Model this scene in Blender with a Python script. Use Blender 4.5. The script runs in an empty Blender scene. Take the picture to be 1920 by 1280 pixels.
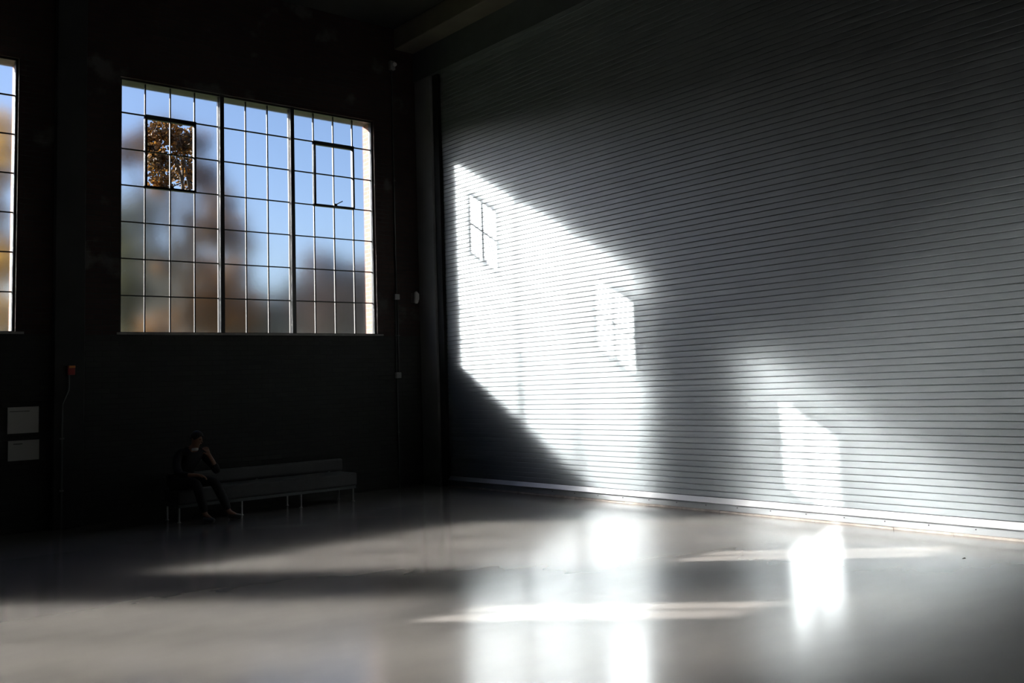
import bpy, math, random
from mathutils import Vector, Matrix

random.seed(7)
SC = bpy.context.scene
COL = SC.collection

# ------------------------------------------------------------------ camera
H = 1.70                      # eye height
R = Matrix(((0.746078, -0.033088, -0.665036),
            (-0.664763, -0.094286, -0.741081),
            (-0.038183, 0.994995, -0.09234)))
cam_data = bpy.data.cameras.new('camera')
cam_data.sensor_fit = 'HORIZONTAL'
cam_data.sensor_width = 36.0
cam_data.lens = 1768.3076 / 1920.0 * 36.0
cam_data.shift_x = -(1056.2047 - 960.0) / 1920.0
cam_data.shift_y = (554.0211 - 640.0) / 1920.0
cam_data.clip_end = 400
cam = bpy.data.objects.new('camera', cam_data)
cam.matrix_world = Matrix.Translation((0, 0, H)) @ R.to_4x4()
COL.objects.link(cam)
SC.camera = cam

# ------------------------------------------------------------------ exposure
SC.view_settings.view_transform = 'Standard'
SC.view_settings.look = 'None'
SC.view_settings.gamma = 1.0
SC.view_settings.exposure = 0.0
SC.view_settings.use_curve_mapping = False
cy = SC.cycles
cy.sample_clamp_direct = 0.0
cy.sample_clamp_indirect = 22.0
cy.blur_glossy = 0.0
cy.caustics_refractive = True
cy.caustics_reflective = True
cy.max_bounces = 10
cy.transmission_bounces = 8
cy.use_guiding = True
cy.use_denoising = True

# ------------------------------------------------------------------ sky and sun
SUN_DIR = Vector((1.0, -1.102, -0.645)).normalized()
SUN_POWER = 24.0
world = bpy.data.worlds.new('world')
SC.world = world
world.use_nodes = True
wn = world.node_tree.nodes
wl = world.node_tree.links
wn.clear()
w_out = wn.new('ShaderNodeOutputWorld')
w_bg = wn.new('ShaderNodeBackground')
w_sky = wn.new('ShaderNodeTexSky')
w_sky.sky_type = 'NISHITA'
w_sky.sun_disc = False
w_sky.sun_elevation = math.radians(23.4)
w_sky.sun_rotation = math.atan2(-SUN_DIR.x, -SUN_DIR.y)
w_sky.air_density = 1.0
w_sky.dust_density = 0.8
w_sky.ozone_density = 3.0
w_bg.inputs['Strength'].default_value = 0.20
w_mul = wn.new('ShaderNodeMixRGB')
w_mul.blend_type = 'MULTIPLY'
w_mul.inputs['Fac'].default_value = 1.0
w_mul.inputs['Color2'].default_value = (0.97, 0.92, 1.0, 1)
wl.new(w_sky.outputs[0], w_mul.inputs['Color1'])
wl.new(w_mul.outputs[0], w_bg.inputs['Color'])
wl.new(w_bg.outputs[0], w_out.inputs['Surface'])

sun_data = bpy.data.lights.new('sun', 'SUN')
sun_data.energy = SUN_POWER
sun_data.angle = math.radians(0.53)
sun_data.color = (1.0, 0.975, 0.94)
sun = bpy.data.objects.new('sun', sun_data)
sun.rotation_euler = SUN_DIR.to_track_quat('-Z', 'Y').to_euler()
sun.location = (-20, 40, 25)
COL.objects.link(sun)


# ------------------------------------------------------------------ materials
def new_mat(name):
    m = bpy.data.materials.new(name)
    m.use_nodes = True
    nt = m.node_tree
    return m, nt, nt.nodes['Principled BSDF']


def simple(name, col, rough=0.6, metal=0.0, spec=0.5, var=0.0, scale=4.0, bump=0.0):
    m, nt, b = new_mat(name)
    b.inputs['Base Color'].default_value = (*col, 1)
    b.inputs['Roughness'].default_value = rough
    b.inputs['Metallic'].default_value = metal
    b.inputs['Specular IOR Level'].default_value = spec
    if var or bump:
        tc = nt.nodes.new('ShaderNodeTexCoord')
        no = nt.nodes.new('ShaderNodeTexNoise')
        no.inputs['Scale'].default_value = scale
        no.inputs['Detail'].default_value = 6
        nt.links.new(tc.outputs['Object'], no.inputs['Vector'])
        if var:
            r = nt.nodes.new('ShaderNodeValToRGB')
            r.color_ramp.elements[0].position = 0.3
            r.color_ramp.elements[1].position = 0.7
            r.color_ramp.elements[0].color = (*[c * (1 - var) for c in col], 1)
            r.color_ramp.elements[1].color = (*[min(1, c * (1 + var)) for c in col], 1)
            nt.links.new(no.outputs['Fac'], r.inputs['Fac'])
            nt.links.new(r.outputs['Color'], b.inputs['Base Color'])
        if bump:
            bp = nt.nodes.new('ShaderNodeBump')
            bp.inputs['Strength'].default_value = bump
            bp.inputs['Distance'].default_value = 0.01
            nt.links.new(no.outputs['Fac'], bp.inputs['Height'])
            nt.links.new(bp.outputs['Normal'], b.inputs['Normal'])
    return m


def brick_mat(name, c1, c2, mortar, axis, rough=0.85, patches=False):
    m, nt, b = new_mat(name)
    tc = nt.nodes.new('ShaderNodeTexCoord')
    sp = nt.nodes.new('ShaderNodeSeparateXYZ')
    cb = nt.nodes.new('ShaderNodeCombineXYZ')
    nt.links.new(tc.outputs['Object'], sp.inputs[0])
    nt.links.new(sp.outputs[axis], cb.inputs['X'])
    nt.links.new(sp.outputs['Z'], cb.inputs['Y'])
    br = nt.nodes.new('ShaderNodeTexBrick')
    br.inputs['Scale'].default_value = 1.0
    br.inputs['Brick Width'].default_value = 0.225
    br.inputs['Row Height'].default_value = 0.075
    br.inputs['Mortar Size'].default_value = 0.006
    br.inputs['Color1'].default_value = (*c1, 1)
    br.inputs['Color2'].default_value = (*c2, 1)
    br.inputs['Mortar'].default_value = (*mortar, 1)
    nt.links.new(cb.outputs[0], br.inputs['Vector'])
    last = br.outputs['Color']
    if patches:
        no = nt.nodes.new('ShaderNodeTexNoise')
        no.inputs['Scale'].default_value = 1.3
        no.inputs['Detail'].default_value = 8
        nt.links.new(tc.outputs['Object'], no.inputs['Vector'])
        rp = nt.nodes.new('ShaderNodeValToRGB')
        rp.color_ramp.elements[0].position = 0.60
        rp.color_ramp.elements[1].position = 0.66
        nt.links.new(no.outputs['Fac'], rp.inputs['Fac'])
        mx = nt.nodes.new('ShaderNodeMixRGB')
        mx.inputs['Color2'].default_value = (*[c * 2.4 + 0.02 for c in mortar], 1)
        nt.links.new(rp.outputs['Color'], mx.inputs['Fac'])
        nt.links.new(last, mx.inputs['Color1'])
        last = mx.outputs['Color']
    nt.links.new(last, b.inputs['Base Color'])
    b.inputs['Roughness'].default_value = rough
    bp = nt.nodes.new('ShaderNodeBump')
    bp.invert = True
    bp.inputs['Distance'].default_value = 0.006
    nt.links.new(br.outputs['Fac'], bp.inputs['Height'])
    nt.links.new(bp.outputs['Normal'], b.inputs['Normal'])
    return m


def floor_mat():
    m, nt, b = new_mat('polished_concrete')
    tc = nt.nodes.new('ShaderNodeTexCoord')
    mp = nt.nodes.new('ShaderNodeMapping')
    mp.inputs['Rotation'].default_value = (0, 0, 0.5)
    mp.inputs['Scale'].default_value = (0.55, 1.1, 1)
    n1 = nt.nodes.new('ShaderNodeTexNoise'); n1.inputs['Scale'].default_value = 1.0
    n1.inputs['Detail'].default_value = 3.5; n1.inputs['Roughness'].default_value = 0.55
    nt.links.new(tc.outputs['Object'], mp.inputs['Vector'])
    nt.links.new(mp.outputs[0], n1.inputs['Vector'])
    r = nt.nodes.new('ShaderNodeValToRGB')
    r.color_ramp.interpolation = 'B_SPLINE'
    r.color_ramp.elements[0].position = 0.2
    r.color_ramp.elements[1].position = 0.8
    r.color_ramp.elements[0].color = (0.145, 0.136, 0.130, 1)
    r.color_ramp.elements[1].color = (0.235, 0.213, 0.190, 1)
    nt.links.new(n1.outputs['Fac'], r.inputs['Fac'])
    nt.links.new(r.outputs['Color'], b.inputs['Base Color'])
    b.inputs['Roughness'].default_value = 0.18
    return m


def frosted_mat():
    m = bpy.data.materials.new('frosted_glass'); m.use_nodes = True
    nt = m.node_tree; nt.nodes.clear()
    o = nt.nodes.new('ShaderNodeOutputMaterial')
    g = nt.nodes.new('ShaderNodeBsdfGlass')
    g.distribution = 'GGX'
    g.inputs['Roughness'].default_value = FROST
    g.inputs['IOR'].default_value = 1.45
    g.inputs['Color'].default_value = (0.99, 1.0, 1.0, 1)
    nt.links.new(g.outputs[0], o.inputs['Surface'])
    return m


def clear_mat():
    m = bpy.data.materials.new('clear_glass'); m.use_nodes = True
    nt = m.node_tree; nt.nodes.clear()
    o = nt.nodes.new('ShaderNodeOutputMaterial')
    t = nt.nodes.new('ShaderNodeBsdfTransparent')
    g = nt.nodes.new('ShaderNodeBsdfGlossy')
    g.inputs['Roughness'].default_value = 0.02
    t.inputs['Color'].default_value = (0.95, 0.96, 0.96, 1)
    f = nt.nodes.new('ShaderNodeFresnel'); f.inputs['IOR'].default_value = 1.45
    mx = nt.nodes.new('ShaderNodeMixShader')
    nt.links.new(f.outputs[0], mx.inputs[0])
    nt.links.new(t.outputs[0], mx.inputs[1])
    nt.links.new(g.outputs[0], mx.inputs[2])
    nt.links.new(mx.outputs[0], o.inputs['Surface'])
    return m


def leaf_mat(name, cols):
    m, nt, b = new_mat(name)
    tc = nt.nodes.new('ShaderNodeTexCoord')
    no = nt.nodes.new('ShaderNodeTexNoise'); no.inputs['Scale'].default_value = 2.2
    no.inputs['Detail'].default_value = 10; no.inputs['Roughness'].default_value = 0.8
    nt.links.new(tc.outputs['Object'], no.inputs['Vector'])
    r = nt.nodes.new('ShaderNodeValToRGB')
    r.color_ramp.elements[0].position = 0.36
    r.color_ramp.elements[1].position = 0.66
    r.color_ramp.elements[0].color = (*cols[0], 1); r.color_ramp.elements[1].color = (*cols[3], 1)
    for q, c in ((0.46, cols[1]), (0.56, cols[2])):
        e = r.color_ramp.elements.new(q); e.color = (*c, 1)
    nt.links.new(no.outputs['Fac'], r.inputs['Fac'])
    nt.links.new(r.outputs['Color'], b.inputs['Base Color'])
    b.inputs['Roughness'].default_value = 0.6
    tr = nt.nodes.new('ShaderNodeBsdfTranslucent')
    nt.links.new(r.outputs['Color'], tr.inputs['Color'])
    mx = nt.nodes.new('ShaderNodeMixShader'); mx.inputs[0].default_value = 0.35
    nt.links.new(b.outputs[0], mx.inputs[1]); nt.links.new(tr.outputs[0], mx.inputs[2])
    nt.links.new(mx.outputs[0], nt.nodes['Material Output'].inputs['Surface'])
    return m


FROST = 0.135
M = dict(
    floor=floor_mat(),
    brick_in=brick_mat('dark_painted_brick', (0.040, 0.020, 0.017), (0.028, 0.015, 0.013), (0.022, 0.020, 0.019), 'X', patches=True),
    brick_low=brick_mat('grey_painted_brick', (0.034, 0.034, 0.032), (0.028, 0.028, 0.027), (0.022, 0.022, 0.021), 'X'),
    brick_out=brick_mat('red_brick', (0.30, 0.14, 0.105), (0.25, 0.12, 0.09), (0.30, 0.26, 0.24), 'Y'),
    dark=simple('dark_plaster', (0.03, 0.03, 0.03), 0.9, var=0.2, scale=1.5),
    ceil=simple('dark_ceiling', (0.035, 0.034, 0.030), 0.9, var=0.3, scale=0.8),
    beam=simple('painted_concrete', (0.13, 0.115, 0.09), 0.8, var=0.15, scale=2, bump=0.2),
    lintel=simple('dark_concrete_lintel', (0.10, 0.095, 0.09), 0.85, var=0.2, scale=5),
    sill=simple('weathered_sill', (0.28, 0.27, 0.25), 0.7, var=0.2, scale=8),
    steel=simple('window_steel', (0.095, 0.09, 0.083), 0.5, var=0.15, scale=12),
    darksteel=simple('dark_window_steel', (0.03, 0.03, 0.03), 0.5),
    frost=frosted_mat(),
    clear=clear_mat(),
    shutter=simple('shutter_metal', (0.32, 0.35, 0.365), 0.48, metal=0.68, var=0.04, scale=1.2),
    rail=simple('rail_metal', (0.36, 0.38, 0.39), 0.5, metal=0.5, var=0.06, scale=3),
    ledge=simple('pale_ledge_metal', (0.72, 0.73, 0.74), 0.4, metal=0.25),
    strip=simple('weather_strip', (0.42, 0.37, 0.33), 0.8, var=0.25, scale=9),
    jamb=simple('jamb_metal', (0.10, 0.11, 0.115), 0.5, var=0.1, scale=3),
    column=simple('painted_steel_column', (0.24, 0.245, 0.245), 0.5, var=0.08, scale=3),
    paper=simple('sign_panel', (0.45, 0.45, 0.42), 0.7),
    ink=simple('dark_ink', (0.05, 0.045, 0.04), 0.8),
    alarm=simple('orange_lens', (0.75, 0.25, 0.06), 0.3),
    alarm_red=simple('alarm_red', (0.25, 0.02, 0.015), 0.4),
    conduit=simple('conduit_metal', (0.14, 0.14, 0.14), 0.45, metal=0.6),
    white=simple('white_plastic', (0.55, 0.55, 0.53), 0.4),
    whitebox=simple('grey_plastic', (0.28, 0.28, 0.27), 0.5),
    cushion=simple('grey_upholstery', (0.075, 0.075, 0.075), 0.7, var=0.05, scale=20),
    chrome=simple('chrome', (0.35, 0.35, 0.35), 0.3, metal=1.0),
    skin=simple('skin', (0.26, 0.135, 0.085), 0.5),
    lips=simple('lips', (0.36, 0.13, 0.10), 0.5),
    eye=simple('eye', (0.10, 0.06, 0.04), 0.2),
    hair=simple('hair', (0.015, 0.011, 0.009), 0.5),
    cloth_black=simple('black_cloth', (0.014, 0.014, 0.016), 0.85, var=0.2, scale=20),
    shoe=simple('shoe_leather', (0.10, 0.10, 0.10), 0.35),
    bark=simple('bark', (0.07, 0.055, 0.04), 0.9, var=0.3, scale=6),
    grass=simple('grass', (0.09, 0.12, 0.04), 0.95, var=0.4, scale=0.8),
    leaf_orange=leaf_mat('orange_leaves', [(0.025, 0.024, 0.010), (0.07, 0.045, 0.02), (0.24, 0.11, 0.025), (0.60, 0.30, 0.04)]),
    leaf_gold=leaf_mat('gold_leaves', [(0.10, 0.08, 0.02), (0.32, 0.19, 0.03), (0.55, 0.34, 0.05), (0.40, 0.32, 0.06)]),
    leaf_red=leaf_mat('red_brown_leaves', [(0.05, 0.035, 0.03), (0.11, 0.065, 0.045), (0.15, 0.08, 0.055), (0.10, 0.07, 0.05)]),
    leaf_olive=leaf_mat('olive_leaves', [(0.03, 0.035, 0.015), (0.07, 0.075, 0.025), (0.12, 0.11, 0.03), (0.18, 0.16, 0.03)]),
    leaf_far=leaf_mat('grey_green_leaves', [(0.05, 0.05, 0.04), (0.07, 0.07, 0.055), (0.09, 0.085, 0.06), (0.08, 0.085, 0.06)]),
    black=simple('black_metal', (0.015, 0.015, 0.015), 0.5),
)


# ------------------------------------------------------------------ mesh builder
class MB:
    def __init__(s):
        s.v = []; s.f = []

    def box(s, x0, x1, y0, y1, z0, z1):
        n = len(s.v)
        s.v += [(x0, y0, z0), (x1, y0, z0), (x1, y1, z0), (x0, y1, z0),
                (x0, y0, z1), (x1, y0, z1), (x1, y1, z1), (x0, y1, z1)]
        s.f += [(n, n + 3, n + 2, n + 1), (n + 4, n + 5, n + 6, n + 7), (n, n + 1, n + 5, n + 4),
                (n + 1, n + 2, n + 6, n + 5), (n + 2, n + 3, n + 7, n + 6), (n + 3, n, n + 4, n + 7)]
        return s

    def quad(s, a, b, c, d):
        n = len(s.v); s.v += [a, b, c, d]; s.f.append((n, n + 1, n + 2, n + 3)); return s

    def tube(s, pts, r, n=10, caps=True):
        pts = [Vector(p) for p in pts]
        rings = []
        for i, p in enumerate(pts):
            a = pts[max(i - 1, 0)]; b = pts[min(i + 1, len(pts) - 1)]
            t = (b - a).normalized()
            u = t.orthogonal().normalized() if abs(t.z) > 0.9 else t.cross(Vector((0, 0, 1))).normalized()
            w = t.cross(u).normalized()
            rr = r[i] if isinstance(r, (list, tuple)) else r
            k = len(s.v)
            for j in range(n):
                an = 2 * math.pi * j / n
                s.v.append(tuple(p + u * math.cos(an) * rr + w * math.sin(an) * rr))
            rings.append(k)
        for a, b in zip(rings, rings[1:]):
            for j in range(n):
                j2 = (j + 1) % n
                s.f.append((a + j, a + j2, b + j2, b + j))
        if caps:
            s.f.append(tuple(rings[0] + j for j in range(n))[::-1])
            s.f.append(tuple(rings[-1] + j for j in range(n)))
        return s

    def build(s, name, mat, parent=None, bevel=0.0, smooth=False, sub=0):
        me = bpy.data.meshes.new(name)
        me.from_pydata(s.v, [], s.f)
        me.validate(); me.update()
        me.materials.append(mat)
        if smooth:
            for p in me.polygons:
                p.use_smooth = True
        o = bpy.data.objects.new(name, me)
        COL.objects.link(o)
        if parent is not None:
            o.parent = parent
        if bevel:
            b = o.modifiers.new('bevel', 'BEVEL'); b.width = bevel; b.segments = 2; b.limit_method = 'ANGLE'
        if sub:
            b = o.modifiers.new('sub', 'SUBSURF'); b.levels = sub; b.render_levels = sub
        return o


def tag(o, label=None, cat=None, group=None, kind=None):
    if label: o['label'] = label
    if cat: o['category'] = cat
    if group: o['group'] = group
    if kind: o['kind'] = kind
    return o


def empty(name, loc=(0, 0, 0)):
    o = bpy.data.objects.new(name, None)
    o.empty_display_size = 0.1
    o.location = loc
    COL.objects.link(o)
    return o


def anchor(o, loc):
    """meshes were built in world coordinates: put the empty at its base"""
    loc = Vector(loc)
    o.location = loc
    seen = set()
    def go(p):
        for c in p.children:
            if c.type == 'MESH' and c.data.name not in seen:
                seen.add(c.data.name)
                c.data.transform(Matrix.Translation(-loc))
            go(c)
    bpy.context.view_layer.update()
    go(o)
    return o


# ------------------------------------------------------------------ dimensions
XS = 9.51            # shutter face
YW = 14.37           # inner face of the back wall
YG = 14.47           # glass plane
YO = 14.76           # outer face of the back wall
ZC = 8.25            # ceiling
X0, Y0 = -9.0, -4.0
ZS, ROW = 2.671, 0.546
ZT = ZS + 7 * ROW - 0.03
PW, MW = 0.3695, 0.08
WIN_X = [4.284, -1.286, -6.906]
WW = 4.242

# floor
tag(MB().box(X0 - 0.3, 13.0, Y0 - 0.3, YO, -0.3, 0).build('floor', M['floor']), kind='structure')

# back wall: one mesh around the openings, lower part in grey paint, upper in raw brick
def wall_with_holes(mb, z0, z1, holes, ya, yb):
    xs = [X0 - 0.3] + [v for h in sorted(holes) for v in h] + [13.0]
    for i in range(0, len(xs), 2):
        mb.box(xs[i], xs[i + 1], ya, yb, z0, z1)
holes = [(x, x + WW) for x in WIN_X]
YM = YG + 0.045
wb = empty('wall_back'); tag(wb, kind='structure')
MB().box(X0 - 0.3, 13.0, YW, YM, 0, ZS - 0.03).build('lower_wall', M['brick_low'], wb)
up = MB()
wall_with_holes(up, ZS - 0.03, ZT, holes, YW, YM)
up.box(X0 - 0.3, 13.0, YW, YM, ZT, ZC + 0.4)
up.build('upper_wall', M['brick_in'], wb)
ou = MB().box(X0 - 0.3, 13.0, YM, YO, 0, ZS - 0.06)
wall_with_holes(ou, ZS - 0.06, ZT - 0.02, holes, YM, YO)
ou.box(X0 - 0.3, 13.0, YM, YO, ZT + 0.25, ZC + 0.4)
ou.build('outer_brickwork', M['brick_out'], wb)
MB().box(X0 - 0.3, 13.0, YM, YO, ZT - 0.02, ZT + 0.25).build('lintel', M['lintel'], wb)

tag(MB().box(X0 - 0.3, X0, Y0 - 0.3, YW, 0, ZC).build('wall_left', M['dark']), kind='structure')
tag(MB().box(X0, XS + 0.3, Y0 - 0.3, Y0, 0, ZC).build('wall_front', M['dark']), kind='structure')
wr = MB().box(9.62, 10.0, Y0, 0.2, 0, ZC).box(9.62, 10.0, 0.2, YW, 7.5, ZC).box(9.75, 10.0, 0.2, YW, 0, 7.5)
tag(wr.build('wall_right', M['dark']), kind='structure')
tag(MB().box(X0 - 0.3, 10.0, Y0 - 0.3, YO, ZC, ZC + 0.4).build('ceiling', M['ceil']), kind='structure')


# ------------------------------------------------------------------ windows
def make_window(n, x0):
    w = empty('window_%d' % n, (0, 0, 0)); tag(w, kind='structure')
    units = []; x = x0 + 0.008
    for i, k in enumerate((4, 3, 4)):
        units.append((x, k)); x += k * PW
        if i < 2:
            units[-1] = (units[-1][0], k); x += MW
    x1 = x
    ztop = ZS + 7 * ROW
    # heavy frame: perimeter and two mullions
    fr = MB()
    fr.box(x0, x0 + 0.03, YG - 0.05, YG + 0.04, ZS - 0.03, ZT)
    fr.box(x0 + WW - 0.03, x0 + WW, YG - 0.05, YG + 0.04, ZS - 0.03, ZT)
    fr.box(x0, x0 + WW, YG - 0.05, YG + 0.04, ZT - 0.03, ZT)
    fr.box(x0, x0 + WW, YG - 0.06, YG + 0.04, ZS - 0.03, ZS + 0.012)
    fr.build('frame', M['darksteel'], w)
    mu = MB()
    for (ux, k) in units[:2]:
        a = ux + k * PW
        mu.box(a + 0.008, a + MW - 0.008, YG - 0.07, YG + 0.05, ZS, ZT)
    mu.build('mullion', M['darksteel'], w)
    # thin bars: inner flange and outer rib (T-section)
    bars = MB(); rib = MB()
    for ui, (ux, k) in enumerate(units):
        for j in range(0, k + 1):
            a = ux + j * PW
            if 0 < j < k:
                bars.box(a - 0.009, a + 0.009, YG - 0.012, YG - 0.006, ZS, ZT)
            rib.box(a - 0.003, a + 0.003, YG + 0.006, YG + 0.034, ZS, ZT)
        for r in range(1, 7):
            z = ZS + r * ROW
            bars.box(ux, ux + k * PW, YG - 0.018, YG - 0.006, z - 0.009, z + 0.009)
            bars.box(ux, ux + k * PW, YG + 0.006, YG + 0.030, z - 0.003, z + 0.003)
    bars.build('glazing_bar', M['darksteel'], w)
    rib.build('glazing_rib', M['steel'], w)
    # glass: frosted panes, the two vents clear
    fg = MB()
    for ui, (ux, k) in enumerate(units):
        for j in range(k):
            for r in range(7):
                if ui != 1 and j in (1, 2) and r in (4, 5):
                    continue
                a = ux + j * PW + 0.003; b = a + PW - 0.006
                z = ZS + r * ROW + 0.003
                fg.box(a, b, YG - 0.003, YG + 0.003, z, min(z + ROW - 0.006, ZT - 0.005))
    g = fg.build('frosted_glass', M['frost'], w)
    
    for ui in (0, 2):
        ux = units[ui][0] + PW
        za = ZS + 4 * ROW; zb = ZS + 6 * ROW
        xa, xb = ux, ux + 2 * PW
        s = MB()
        s.box(xa - 0.012, xa + 0.022, YG - 0.045, YG + 0.02, za, zb)
        s.box(xb - 0.022, xb + 0.012, YG - 0.045, YG + 0.02, za, zb)
        s.box(xa - 0.012, xb + 0.012, YG - 0.045, YG + 0.02, za - 0.015, za + 0.022)
        s.box(xa - 0.012, xb + 0.012, YG - 0.045, YG + 0.02, zb - 0.05, zb + 0.015)
        so = s.build('vent_sash', M['darksteel'], w)
        cg = MB().quad((xa, YG + 0.004, za), (xb, YG + 0.004, za), (xb, YG + 0.004, zb), (xa, YG + 0.004, zb))
        cg.build('clear_pane', M['clear'], so)
        hd = MB()
        xm = (xa + xb) / 2
        hd.box(xm - 0.03, xm + 0.03, YG - 0.065, YG - 0.045, za - 0.005, za + 0.05)
        hd.tube([(xm, YG - 0.065, za + 0.03), (xm + 0.03, YG - 0.085, za + 0.05), (xm + 0.12, YG - 0.085, za + 0.10)], 0.008, 8)
        hd.build('handle', M['darksteel'], so)
    si = MB().box(x0 + 0.002, x0 + WW - 0.002, YG + 0.03, YO + 0.05, ZS - 0.06, ZS - 0.002)
    si.box(x0 - 0.04, x0 + WW + 0.10, YW - 0.03, YG - 0.05, ZS - 0.03, ZS)
    si.build('window_sill', M['sill'], w)
    anchor(w, (x0, YG, ZS))
    return w

for i, x in enumerate(WIN_X):
    make_window(i + 1, x)

# ------------------------------------------------------------------ roller shutter
PITCH = 0.075
def make_shutter():
    d = empty('door_1', (XS, 7, 0)); tag(d, kind='structure')
    led = MB()
    y0, y1 = 0.2, 13.85
    prof = []
    z = 0.18
    while z < 7.5:
        g = 0.007
        prof += [(0.020, z), (0.020, z + g), (0.0015, z + g), (0.0, z + g + 0.003), (0.0, z + PITCH * 0.55), (0.0005, z + PITCH - 0.003), (0.003, z + PITCH)]
        z += PITCH
    mb = MB()
    for (dx, zz) in prof:
        mb.v += [(dx, y0 - 7, zz), (dx, y1 - 7, zz)]
    for i in range(len(prof) - 1):
        mb.f.append((2 * i, 2 * i + 1, 2 * i + 3, 2 * i + 2)[::-1])
    c = mb.build('shutter_curtain', M['shutter'], d)
    rail = MB()
    rail.box(-0.012, 0.03, y0 - 7, y1 - 7, 0.025, 0.112)
    led.box(-0.045, 0.03, y0 - 7, y1 - 7, 0.112, 0.118)
    led.v += [(-0.045, y0 - 7, 0.118), (-0.045, y1 - 7, 0.118), (0.001, y1 - 7, 0.18), (0.001, y0 - 7, 0.18)]
    n = len(led.v); led.f.append((n - 4, n - 1, n - 2, n - 3))
    led.build('ledge', M['ledge'], d)
    rail.build('bottom_rail', M['rail'], d)
    st = MB(); yy = y0
    while yy < y1:
        L = random.uniform(0.25, 0.9); e = min(yy + L, y1)
        st.box(-0.03 + random.uniform(-0.004, 0.004), 0.03, yy - 7, e - 7 - 0.003, 0.0, 0.022 + random.uniform(-0.004, 0.003))
        yy = e
    st.build('weather_strip', M['strip'], d)
    for k in range(26):
        yb = 1.0 + k * 0.5
        MB().tube([(-0.016, yb - 7, 0.075), (-0.011, yb - 7, 0.075)], 0.007, 8).build('bolt', M['black'], d)
    return d
make_shutter()

# header, column and ceiling beams around the shutter
tag(MB().box(9.38, 9.62, 0.2, YW, 7.32, 7.86).build('trim_1', M['jamb']), kind='structure')          # header in front of the coil
tag(MB().box(8.98, 9.62, Y0, YW, 7.86, ZC).build('trim_2', M['beam'], bevel=0.02), kind='structure')   # edge beam under the ceiling
tag(MB().box(9.40, 9.75, 13.87, YW, 0, 7.32).build('trim_3', M['column'], bevel=0.006), kind='structure')  # column beside the shutter
tag(MB().box(9.45, 9.53, 13.70, 13.865, 0, 7.32).build('trim_4', M['black']), kind='structure')        # guide channel
for i, xc in enumerate((3.595, -2.025)):
    tag(MB().box(xc - 0.19, xc + 0.19, 14.22, YW, 0, ZC).build('trim_%d' % (5 + i), M['dark'], bevel=0.01), kind='structure')
tag(MB().box(X0, 8.98, 9.2, 9.5, ZC - 0.35, ZC).build('trim_7', M['ceil']), kind='structure')
tag(MB().box(X0, 8.98, 4.0, 4.3, ZC - 0.35, ZC).build('trim_8', M['ceil']), kind='structure')

# ------------------------------------------------------------------ wall fittings
sg = empty('wall_sign'); tag(sg, 'upper of two pale rectangular signs on the dark wall left of the pillar', 'sign')
MB().box(2.88, 3.25, YW - 0.02, YW, 1.31, 1.66).build('panel', M['paper'], sg)
MB().box(2.90, 3.14, YW - 0.0215, YW - 0.0205, 1.598, 1.606).build('printed_line', M['ink'], sg)
anchor(sg, (3.065, YW, 1.31))
sg = empty('wall_sign'); tag(sg, 'lower and shorter pale sign, hung just under the other on the dark wall', 'sign')
MB().box(2.89, 3.26, YW - 0.02, YW, 0.95, 1.215).build('panel', M['paper'], sg)
MB().box(2.95, 3.06, YW - 0.0215, YW - 0.0205, 1.165, 1.175).build('printed_line', M['ink'], sg)
anchor(sg, (3.075, YW, 0.95))

al = empty('fire_alarm'); tag(al, 'small orange topped alarm on the pillar above a thin bent conduit', 'alarm')
MB().box(3.56, 3.65, 14.16, 14.22, 2.07, 2.20).build('back_box', M['alarm_red'], al, bevel=0.006)
MB().box(3.565, 3.645, 14.13, 14.16, 2.165, 2.195).build('lens', M['alarm'], al, bevel=0.006)
anchor(al, (3.605, 14.22, 2.07))
cd = empty('conduit_pipe'); tag(cd, 'thin grey conduit rising up the pillar and bending to the orange alarm', 'pipe')
MB().tube([(3.50, 14.19, 0.0), (3.50, 14.19, 1.62), (3.502, 14.19, 1.68), (3.575, 14.19, 1.86), (3.58, 14.19, 1.92), (3.58, 14.19, 2.07)], 0.011, 8).build('pipe', M['conduit'], cd, smooth=True)
for z in (0.5, 1.2):
    MB().box(3.475, 3.525, 14.175, 14.22, z, z + 0.02).build('pipe_clamp', M['conduit'], cd)
anchor(cd, (3.50, 14.22, 0))

for lab, runs in (('thin vertical conduit from the floor up to the lower junction box', [((8.885, 0.0), (8.885, 1.895))]),
                  ('pair of thin vertical conduits between the two small junction boxes', [((8.875, 2.005), (8.885, 3.275)), ((8.925, 2.005), (8.925, 3.275))]),
                  ('thin vertical conduit from the upper junction box up to the corner camera', [((8.905, 3.385), (8.905, 7.455))])):
    cd = empty('conduit_pipe'); tag(cd, lab, 'pipe')
    for a_, b_ in runs:
        MB().tube([(a_[0], 14.345, a_[1]), (b_[0], 14.345, b_[1])], 0.011, 8).build('pipe', M['conduit'], cd, smooth=True)
        zc_ = (a_[1] + b_[1]) / 2
        MB().box(a_[0] - 0.02, a_[0] + 0.02, 14.33, YW, zc_, zc_ + 0.02).build('pipe_clamp', M['conduit'], cd)
    anchor(cd, (8.89, YW, runs[0][0][1]))
for z, lab in ((3.28, 'upper small grey junction box on the conduit right of the window'), (1.90, 'lower small grey junction box on the conduit, below window sill height')):
    jb = empty('junction_box'); tag(jb, lab, 'junction box')
    MB().box(8.85, 8.95, 14.31, YW, z, z + 0.10).build('box', M['whitebox'], jb, bevel=0.004)
    MB().box(8.855, 8.945, 14.304, 14.31, z + 0.005, z + 0.095).build('cover', M['whitebox'], jb)
    anchor(jb, (8.90, YW, z))
ms = empty('motion_sensor'); tag(ms, 'white rounded motion sensor on the wall beside the corner column', 'sensor')
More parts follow.
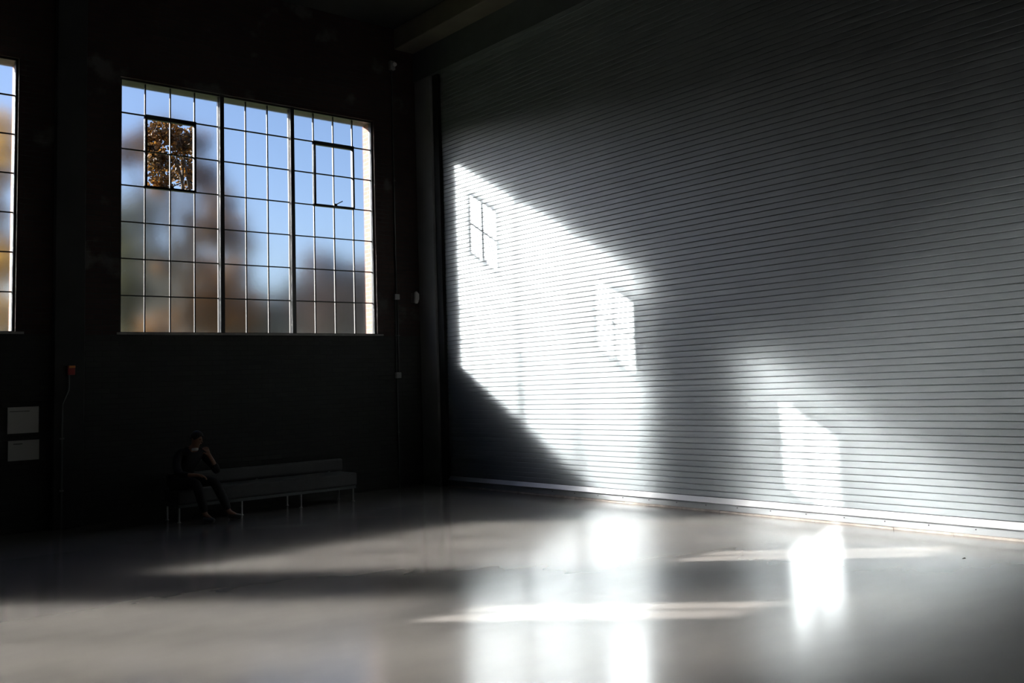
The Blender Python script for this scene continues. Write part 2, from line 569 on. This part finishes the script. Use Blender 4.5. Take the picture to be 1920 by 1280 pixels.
mb = MB().tube([(9.27, 14.28, 3.22), (9.27, 14.275, 3.25), (9.27, 14.26, 3.30), (9.27, 14.265, 3.38), (9.27, 14.29, 3.42)], [0.025, 0.038, 0.045, 0.047, 0.03], 12)
mb.build('housing', M['white'], ms, smooth=True)
MB().box(9.225, 9.315, 14.30, YW, 3.24, 3.41).build('back_plate', M['whitebox'], ms, bevel=0.006)
anchor(ms, (9.27, YW, 3.22))
sc_ = empty('security_camera'); tag(sc_, 'small grey security camera high in the corner by the ceiling beam', 'camera')
MB().box(8.86, 8.96, 14.30, YW, 7.46, 7.62).build('mount', M['whitebox'], sc_, bevel=0.005)
MB().tube([(8.91, 14.30, 7.56), (8.87, 14.20, 7.53)], 0.012, 8).build('arm', M['whitebox'], sc_)
MB().tube([(8.90, 14.24, 7.53), (8.84, 14.12, 7.49)], 0.035, 12).build('housing', M['white'], sc_, smooth=False)
anchor(sc_, (8.91, YW, 7.46))

# ------------------------------------------------------------------ bench
bn = empty('bench'); tag(bn, 'long low grey padded bench with a low back, under the window', 'bench')
MB().box(4.72, 7.47, 13.28, 13.86, 0.24, 0.44).build('seat', M['cushion'], bn, bevel=0.03)
MB().box(4.74, 7.45, 13.30, 13.84, 0.20, 0.238).build('seat_frame', M['jamb'], bn)
MB().box(4.80, 7.55, 13.88, 14.00, 0.44, 0.63).build('backrest', M['cushion'], bn, bevel=0.03)
for x in (4.95, 6.10, 7.3):
    MB().box(x, x + 0.03, 13.90, 13.92, 0.20, 0.46).box(x, x + 0.03, 13.80, 13.92, 0.20, 0.225).build('back_support', M['chrome'], bn)
for x in (4.76, 5.64, 6.55, 7.42):
    for y in (13.34, 13.80):
        MB().tube([(x, y, 0.008), (x, y, 0.20)], 0.014, 10).tube([(x, y, 0.0), (x, y, 0.01)], 0.024, 10).build('leg', M['chrome'], bn, smooth=False)
anchor(bn, (6.1, 13.57, 0))

# ------------------------------------------------------------------ seated person
def skin(name, nodes, edges, mat, parent, root=0, sub=2, smooth=True):
    me = bpy.data.meshes.new(name)
    me.from_pydata([n[:3] for n in nodes], edges, [])
    me.materials.append(mat)
    o = bpy.data.objects.new(name, me)
    COL.objects.link(o)
    o.parent = parent
    sk = o.modifiers.new('skin', 'SKIN')
    sk.use_smooth_shade = smooth
    for i, n in enumerate(nodes):
        sv = me.skin_vertices[0].data[i]
        r = n[3]
        sv.radius = r if isinstance(r, tuple) else (r, r)
        sv.use_root = (i == root)
    ss = o.modifiers.new('sub', 'SUBSURF'); ss.levels = sub; ss.render_levels = sub
    return o

def hand(c, fwd, side, up):
    """palm and five unequal, bent fingers as skin chains joined at the wrist node"""
    c = Vector(c); f = Vector(fwd).normalized(); s_ = Vector(side).normalized(); u = Vector(up).normalized()
    nd = []; ed = []
    def add(p, r, prev):
        nd.append((*p, r)); k = len(nd) - 1
        if prev is not None: ed.append((prev, k))
        return k
    w = add(c, 0.024, None)
    pm = add(c + f * 0.045, 0.026, w)
    for i, (off, L) in enumerate(((-0.030, 0.058), (-0.010, 0.070), (0.010, 0.066), (0.029, 0.052))):
        a = add(c + f * 0.085 + s_ * off, 0.0098, pm)
        b = add(c + f * (0.085 + L * 0.45) + s_ * off * 1.1 - u * 0.010, 0.0088, a)
        add(c + f * (0.085 + L * 0.72) + s_ * off * 1.1 - u * 0.036, 0.0075, b)
    t = add(c + f * 0.035 - s_ * 0.038, 0.011, w)
    add(c + f * 0.070 - s_ * 0.056 - u * 0.012, 0.0095, t)
    return nd, ed

def make_person():
    p = empty('person')
    tag(p, 'person in dark clothes sitting on the left end of the bench, hand near chin', 'person')
    # body: one continuous surface
    N = [(4.86, 13.52, 0.535, 0.105), (4.87, 13.47, 0.70, 0.090), (4.90, 13.40, 0.86, 0.100), (4.935, 13.335, 0.955, 0.062),
         (4.955, 13.295, 1.02, 0.047), (4.965, 13.262, 1.075, (0.060, 0.070)), (4.970, 13.250, 1.125, (0.074, 0.086)), (4.970, 13.258, 1.175, (0.062, 0.072)),
         (5.075, 13.36, 0.930, 0.058), (5.185, 13.24, 0.755, 0.042), (5.195, 13.10, 0.66, 0.036), (5.13, 13.075, 0.80, 0.030), (5.075, 13.075, 0.90, 0.024),
         (4.765, 13.385, 0.930, 0.058), (4.700, 13.28, 0.755, 0.042), (4.700, 13.13, 0.665, 0.036), (4.80, 13.03, 0.655, 0.030), (4.875, 12.99, 0.650, 0.024),
         (4.95, 13.46, 0.53, 0.082), (5.04, 13.22, 0.545, 0.074), (5.12, 13.02, 0.545, 0.056), (5.22, 13.00, 0.33, 0.052), (5.31, 12.99, 0.11, 0.036), (5.40, 12.90, 0.045, 0.030),
         (4.77, 13.46, 0.53, 0.082), (4.80, 13.22, 0.545, 0.074), (4.86, 12.99, 0.545, 0.056), (4.92, 12.97, 0.33, 0.052), (4.97, 12.96, 0.11, 0.036), (5.02, 12.84, 0.045, 0.030)]
    E = [(0, 1), (1, 2), (2, 3), (3, 4), (4, 5), (5, 6), (6, 7), (3, 8), (8, 9), (9, 10), (10, 11), (11, 12),
         (3, 13), (13, 14), (14, 15), (15, 16), (16, 17), (0, 18), (18, 19), (19, 20), (20, 21), (21, 22), (22, 23),
         (0, 24), (24, 25), (25, 26), (26, 27), (27, 28), (28, 29)]
    def join(N, E, nd, ed, at):
        k = len(N)
        N += nd[1:]
        E += [(at if a == 0 else a + k - 1, b + k - 1) for a, b in ed]
    nd, ed = hand((5.075, 13.075, 0.90), (-0.35, 0.2, 0.9), (0.9, 0.3, 0.3), (0.2, -0.8, 0.3)); join(N, E, nd, ed, 12)
    nd, ed = hand((4.875, 12.99, 0.650), (0.9, -0.3, -0.25), (0.3, 0.9, 0.1), (0.2, 0, 1)); join(N, E, nd, ed, 17)
    skin('body', N, E, M['skin'], p)
    # face, built on the head that looks to the right and down
    f = Vector((0.45, -0.86, -0.22)).normalized(); r = f.cross(Vector((0, 0, 1))).normalized(); u = r.cross(f).normalized()
    hc = Vector((4.970, 13.250, 1.125))
    def at(a, b, c): return tuple(hc + r * a + u * b + f * c)
    nose = MB().tube([at(0, 0.022, 0.075), at(0, 0.0, 0.090), at(0, -0.018, 0.098), at(0, -0.026, 0.080)], [0.006, 0.010, 0.014, 0.008], 8)
    nose.build('nose', M['skin'], p, smooth=True)
    for sgn in (-1, 1):
        ey = MB().tube([at(sgn * 0.031 - 0.010, 0.012, 0.078), at(sgn * 0.031, 0.012, 0.084), at(sgn * 0.031 + 0.010, 0.012, 0.078)], [0.003, 0.008, 0.003], 8)
        ey.build('eye', M['eye'], p, smooth=True)
        MB().tube([at(sgn * 0.076, 0.022, 0.0), at(sgn * 0.082, 0.008, -0.004), at(sgn * 0.077, -0.022, 0.002)], [0.006, 0.013, 0.006], 8).build('ear', M['skin'], p, smooth=True)
    MB().tube([at(-0.024, -0.048, 0.074), at(0, -0.046, 0.084), at(0.024, -0.048, 0.074)], [0.003, 0.007, 0.003], 8).build('mouth', M['lips'], p, smooth=True)
    # hair: a cap over the crown and the back of the head
    hm = MB(); rings = 9; seg = 18
    for i in range(rings + 1):
        th = math.pi * 0.60 * i / rings
        for j in range(seg):
            ph = 2 * math.pi * j / seg
            face = max(0.0, math.cos(ph))
            t2 = th * (1 - 0.38 * face ** 2)
            wob = 1 + 0.05 * math.sin(5 * ph + i)
            a = 0.083 * math.sin(t2) * math.sin(ph) * wob; c = 0.096 * math.sin(t2) * math.cos(ph) * wob - 0.010; b = 0.10 * math.cos(t2) + 0.018
            hm.v.append(at(a, b, c))
    for i in range(rings):
        for j in range(seg):
            j2 = (j + 1) % seg
            hm.f.append((i * seg + j, i * seg + j2, (i + 1) * seg + j2, (i + 1) * seg + j))
    ho = hm.build('hair', M['hair'], p, smooth=True)
    so = ho.modifiers.new('solid', 'SOLIDIFY'); so.thickness = 0.012
    # clothing follows the same skeleton a little wider
    J = [(4.86, 13.52, 0.56, 0.130), (4.87, 13.47, 0.70, 0.145), (4.90, 13.40, 0.84, 0.158), (4.935, 13.335, 0.955, 0.085), (4.95, 13.305, 1.0, 0.058),
         (5.075, 13.36, 0.930, 0.072), (5.185, 13.24, 0.755, 0.058), (5.195, 13.10, 0.66, 0.052), (5.14, 13.078, 0.79, 0.044),
         (4.765, 13.385, 0.930, 0.072), (4.700, 13.28, 0.755, 0.058), (4.700, 13.13, 0.665, 0.052), (4.79, 13.04, 0.655, 0.044)]
    skin('jacket', J, [(0, 1), (1, 2), (2, 3), (3, 4), (3, 5), (5, 6), (6, 7), (7, 8), (3, 9), (9, 10), (10, 11), (11, 12)], M['cloth_black'], p)
    T = [(4.86, 13.52, 0.54, 0.120), (4.95, 13.46, 0.535, 0.095), (5.04, 13.22, 0.545, 0.087), (5.12, 13.02, 0.545, 0.070), (5.22, 13.00, 0.33, 0.064), (5.305, 12.99, 0.13, 0.054),
         (4.77, 13.46, 0.535, 0.095), (4.80, 13.22, 0.545, 0.087), (4.86, 12.99, 0.545, 0.070), (4.92, 12.97, 0.33, 0.064), (4.967, 12.96, 0.13, 0.054)]
    skin('trousers', T, [(0, 1), (1, 2), (2, 3), (3, 4), (4, 5), (0, 6), (6, 7), (7, 8), (8, 9), (9, 10)], M['cloth_black'], p)
    for a, b, c in (((5.30, 13.01, 0.06), (5.36, 12.94, 0.05), (5.45, 12.86, 0.04)), ((4.965, 12.99, 0.06), (4.99, 12.90, 0.05), (5.03, 12.79, 0.04))):
        skin('shoe', [(*a, 0.048), (*b, 0.046), (*c, 0.034)], [(0, 1), (1, 2)], M['shoe'], p)
    skin('shirt_collar', [(4.90, 13.27, 0.985, 0.020), (4.945, 13.245, 0.985, 0.022), (4.99, 13.265, 0.985, 0.020)], [(0, 1), (1, 2)], M['white'], p)
    anchor(p, (4.95, 13.3, 0))
make_person()

tag(MB().quad((8.36, 4.09, 0.001), (8.39, 4.085, 0.001), (8.395, 4.10, 0.007), (8.36, 4.10, 0.003)).quad((8.36, 4.10, 0.003), (8.395, 4.10, 0.007), (8.385, 4.115, 0.002), (8.365, 4.11, 0.001)).build('dry_leaf', M['ink']),
    'tiny dark dry leaf lying on the floor near the shutter', 'leaf')

# ------------------------------------------------------------------ outside
tag(MB().box(-80, 120, YO, 160, -0.35, -0.05).build('ground', M['grass']), kind='structure')

def leaf_mesh(clumps, size, dens, rnd):
    mb = MB()
    for (cx, cyy, cz, r) in clumps:
        for _ in range(int(dens * r * r) + 6):
            while True:
                d = Vector((rnd.gauss(0, 0.5), rnd.gauss(0, 0.5), rnd.gauss(0, 0.5)))
                if d.length < 1.25: break
            c = Vector((cx, cyy, cz)) + d * r
            t = Vector((rnd.uniform(-1, 1), rnd.uniform(-1, 1), rnd.uniform(-1, 0.3))).normalized()
            n = t.orthogonal().normalized()
            n.rotate(Matrix.Rotation(rnd.uniform(0, 6.28), 3, t))
            L = size * rnd.uniform(0.7, 1.25); w = L * 0.42
            k = len(mb.v); up = t.cross(n) * L * 0.12
            mb.v += [tuple(c), tuple(c + t * L * 0.45 + n * w + up), tuple(c + t * L), tuple(c + t * L * 0.45 - n * w + up)]
            mb.f += [(k, k + 1, k + 2), (k, k + 2, k + 3)]
    return mb

def tree(clumps, base, label, mat, size, dens, group=None, seed=1):
    rnd = random.Random(seed)
    t = empty('tree'); tag(t, label, 'tree', group)
    leaf_mesh(clumps, size, dens, rnd).build('foliage', mat, t)
    b = Vector(base)
    zc = sum(c[2] for c in clumps) / len(clumps)
    fork = Vector((b.x, b.y, min(c[2] for c in clumps) * 0.7))
    top = Vector((sum(c[0] for c in clumps) / len(clumps), sum(c[1] for c in clumps) / len(clumps), zc))
    tr = MB().tube([b, (b + fork) / 2 + Vector((0.08, 0, 0)), fork, top], [0.22, 0.18, 0.15, 0.08], 10)
    tr.build('trunk', M['bark'], t, smooth=True)
    br = MB()
    for (cx, cyy, cz, r) in clumps:
        s0 = fork.lerp(top, rnd.uniform(0.2, 1.0)); e = Vector((cx, cyy, cz + r * 0.6))
        m_ = s0.lerp(e, 0.5) + Vector((rnd.uniform(-.2, .2), rnd.uniform(-.2, .2), 0.15))
        br.tube([s0, m_, e], [0.06, 0.04, 0.012], 6)
        for _ in range(4):
            e2 = Vector((cx, cyy, cz)) + Vector((rnd.uniform(-1, 1), rnd.uniform(-1, 1), rnd.uniform(-.3, 1))) * r
            br.tube([m_.lerp(e, rnd.uniform(0, 0.8)), e2], [0.02, 0.006], 5)
    br.build('branches', M['bark'], t)
    anchor(t, base)
    return t

A = [(8.9, 26.8, 9.15, 0.36), (9.35, 27.0, 9.35, 0.36), (8.7, 27.0, 8.7, 0.38), (9.5, 26.5, 8.85, 0.32), (10.2, 27.0, 9.1, 0.36), (7.9, 26.21, 8.31, 0.45), (8.6, 27.13, 8.95, 0.33), (8.97, 26.61, 8.32, 0.49), (9.89, 27.31, 9.18, 0.37), (9.99, 27.38, 8.29, 0.47), (9.89, 25.7, 7.8, 0.48), (8.61, 25.54, 7.4, 0.34), (11.18, 28.01, 7.57, 0.61), (10.87, 26.28, 6.31, 0.57), (10.23, 26.2, 6.4, 0.48), (11.87, 28.49, 5.53, 0.53), (10.58, 26.91, 4.51, 0.66), (10.21, 28.01, 3.97, 0.59), (11.45, 26.93, 4.22, 0.66), (9.11, 27.42, 3.61, 0.49), (8.76, 25.95, 5.23, 0.19), (10.54, 27.4, 5.5, 0.42), (11.04, 28.1, 3.83, 0.6)]
B = [(5.04, 27.07, 8.73, 0.48), (5.4, 27.72, 9.01, 0.36), (4.89, 27.51, 7.97, 0.65), (5.01, 25.69, 7.87, 0.38), (5.37, 27.77, 7.66, 0.33), (4.99, 27.27, 6.55, 0.48), (5.19, 26.4, 5.49, 0.46), (4.92, 25.59, 4.98, 0.37), (5.48, 28.1, 4.18, 0.49), (4.72, 26.92, 5.13, 0.62), (4.58, 27.66, 6.85, 0.73)]
CC = [(22.36, 43.14, 7.99, 0.97), (23.56, 42.64, 7.18, 1.11), (25.16, 43.26, 7.59, 1.0), (22.14, 41.68, 5.71, 1.07), (21.35, 42.9, 6.32, 0.82), (23.97, 41.83, 5.23, 1.09), (22.11, 43.31, 4.77, 0.96), (26.34, 43.14, 6.49, 1.15)]
D = [(10.13, 33.79, 6.59, 0.5), (10.12, 33.91, 5.51, 0.5), (10.45, 34.15, 4.43, 0.61), (10.87, 36.4, 4.22, 0.54), (10.19, 34.81, 8.24, 0.52), (10.1, 35.38, 7.37, 0.84), (9.83, 34.4, 5.18, 0.81)]
tree(A, (10.0, 27.2, -0.05), 'orange and brown autumn tree seen sharply through the left clear panes of the large window', M['leaf_orange'], 0.13, 1900, seed=2)
tree(B, (4.9, 27.2, -0.05), 'golden yellow tree blurred behind the narrow strip of window at the far left', M['leaf_gold'], 0.15, 1500, seed=3)
tree(CC, (23.6, 42.8, -0.05), 'low reddish brown tree blurred behind the lower right panes of the large window', M['leaf_red'], 0.26, 650, seed=4)
tree(D, (10.2, 35.0, -0.05), 'olive green tree blurred at the left edge of the large window, behind the orange tree', M['leaf_olive'], 0.18, 1000, seed=5)
rb = random.Random(11)
E_ = [(rb.uniform(13.4, 19.0), rb.uniform(43, 46), z_, rb.uniform(0.7, 1.2)) for z_ in [3.0 + 0.33 * q for q in range(24)]]
tree(E_, (16.0, 44.5, -0.05), 'tall grey olive tree blurred directly behind the orange tree', M['leaf_far'], 0.28, 200, seed=9)
for i, (bx, by, hh, ww) in enumerate(((10.5, 58, 13.0, 2.6), (18.5, 62, 13.0, 2.6), (26.5, 60, 8.6, 2.8), (34.5, 63, 9.0, 2.8), (42.5, 61, 9.4, 2.8))):
    cl = [(bx + rb.uniform(-ww, ww), by + rb.uniform(-2, 2), rb.uniform(1.5, hh), rb.uniform(0.9, 1.5)) for _ in range(22)]
    tree(cl, (bx, by, -0.05), 'far grey green tree in the blurred row behind the window panes', M['leaf_far'], 0.40, 150, 'row of far trees beyond the window', seed=20 + i)

# out-of-view brick block on the sun side, added to cut low sky haze
wh = empty('warehouse'); tag(wh, 'unseen long flat roofed brick block added to hide the low sky from the shutter', 'building')
MB().box(-75, -3, 40, 52, -0.05, 8.9).build('walls', M['brick_in'], wh)
MB().box(-75.3, -2.7, 39.8, 52.2, 8.9, 9.3).build('parapet', M['beam'], wh)
for k in range(9):
    MB().box(-72 + k * 7.6, -68.5 + k * 7.6, 39.95, 40.02, 2.0, 5.5).build('window', M['darksteel'], wh)
anchor(wh, (-39, 46, -0.05))
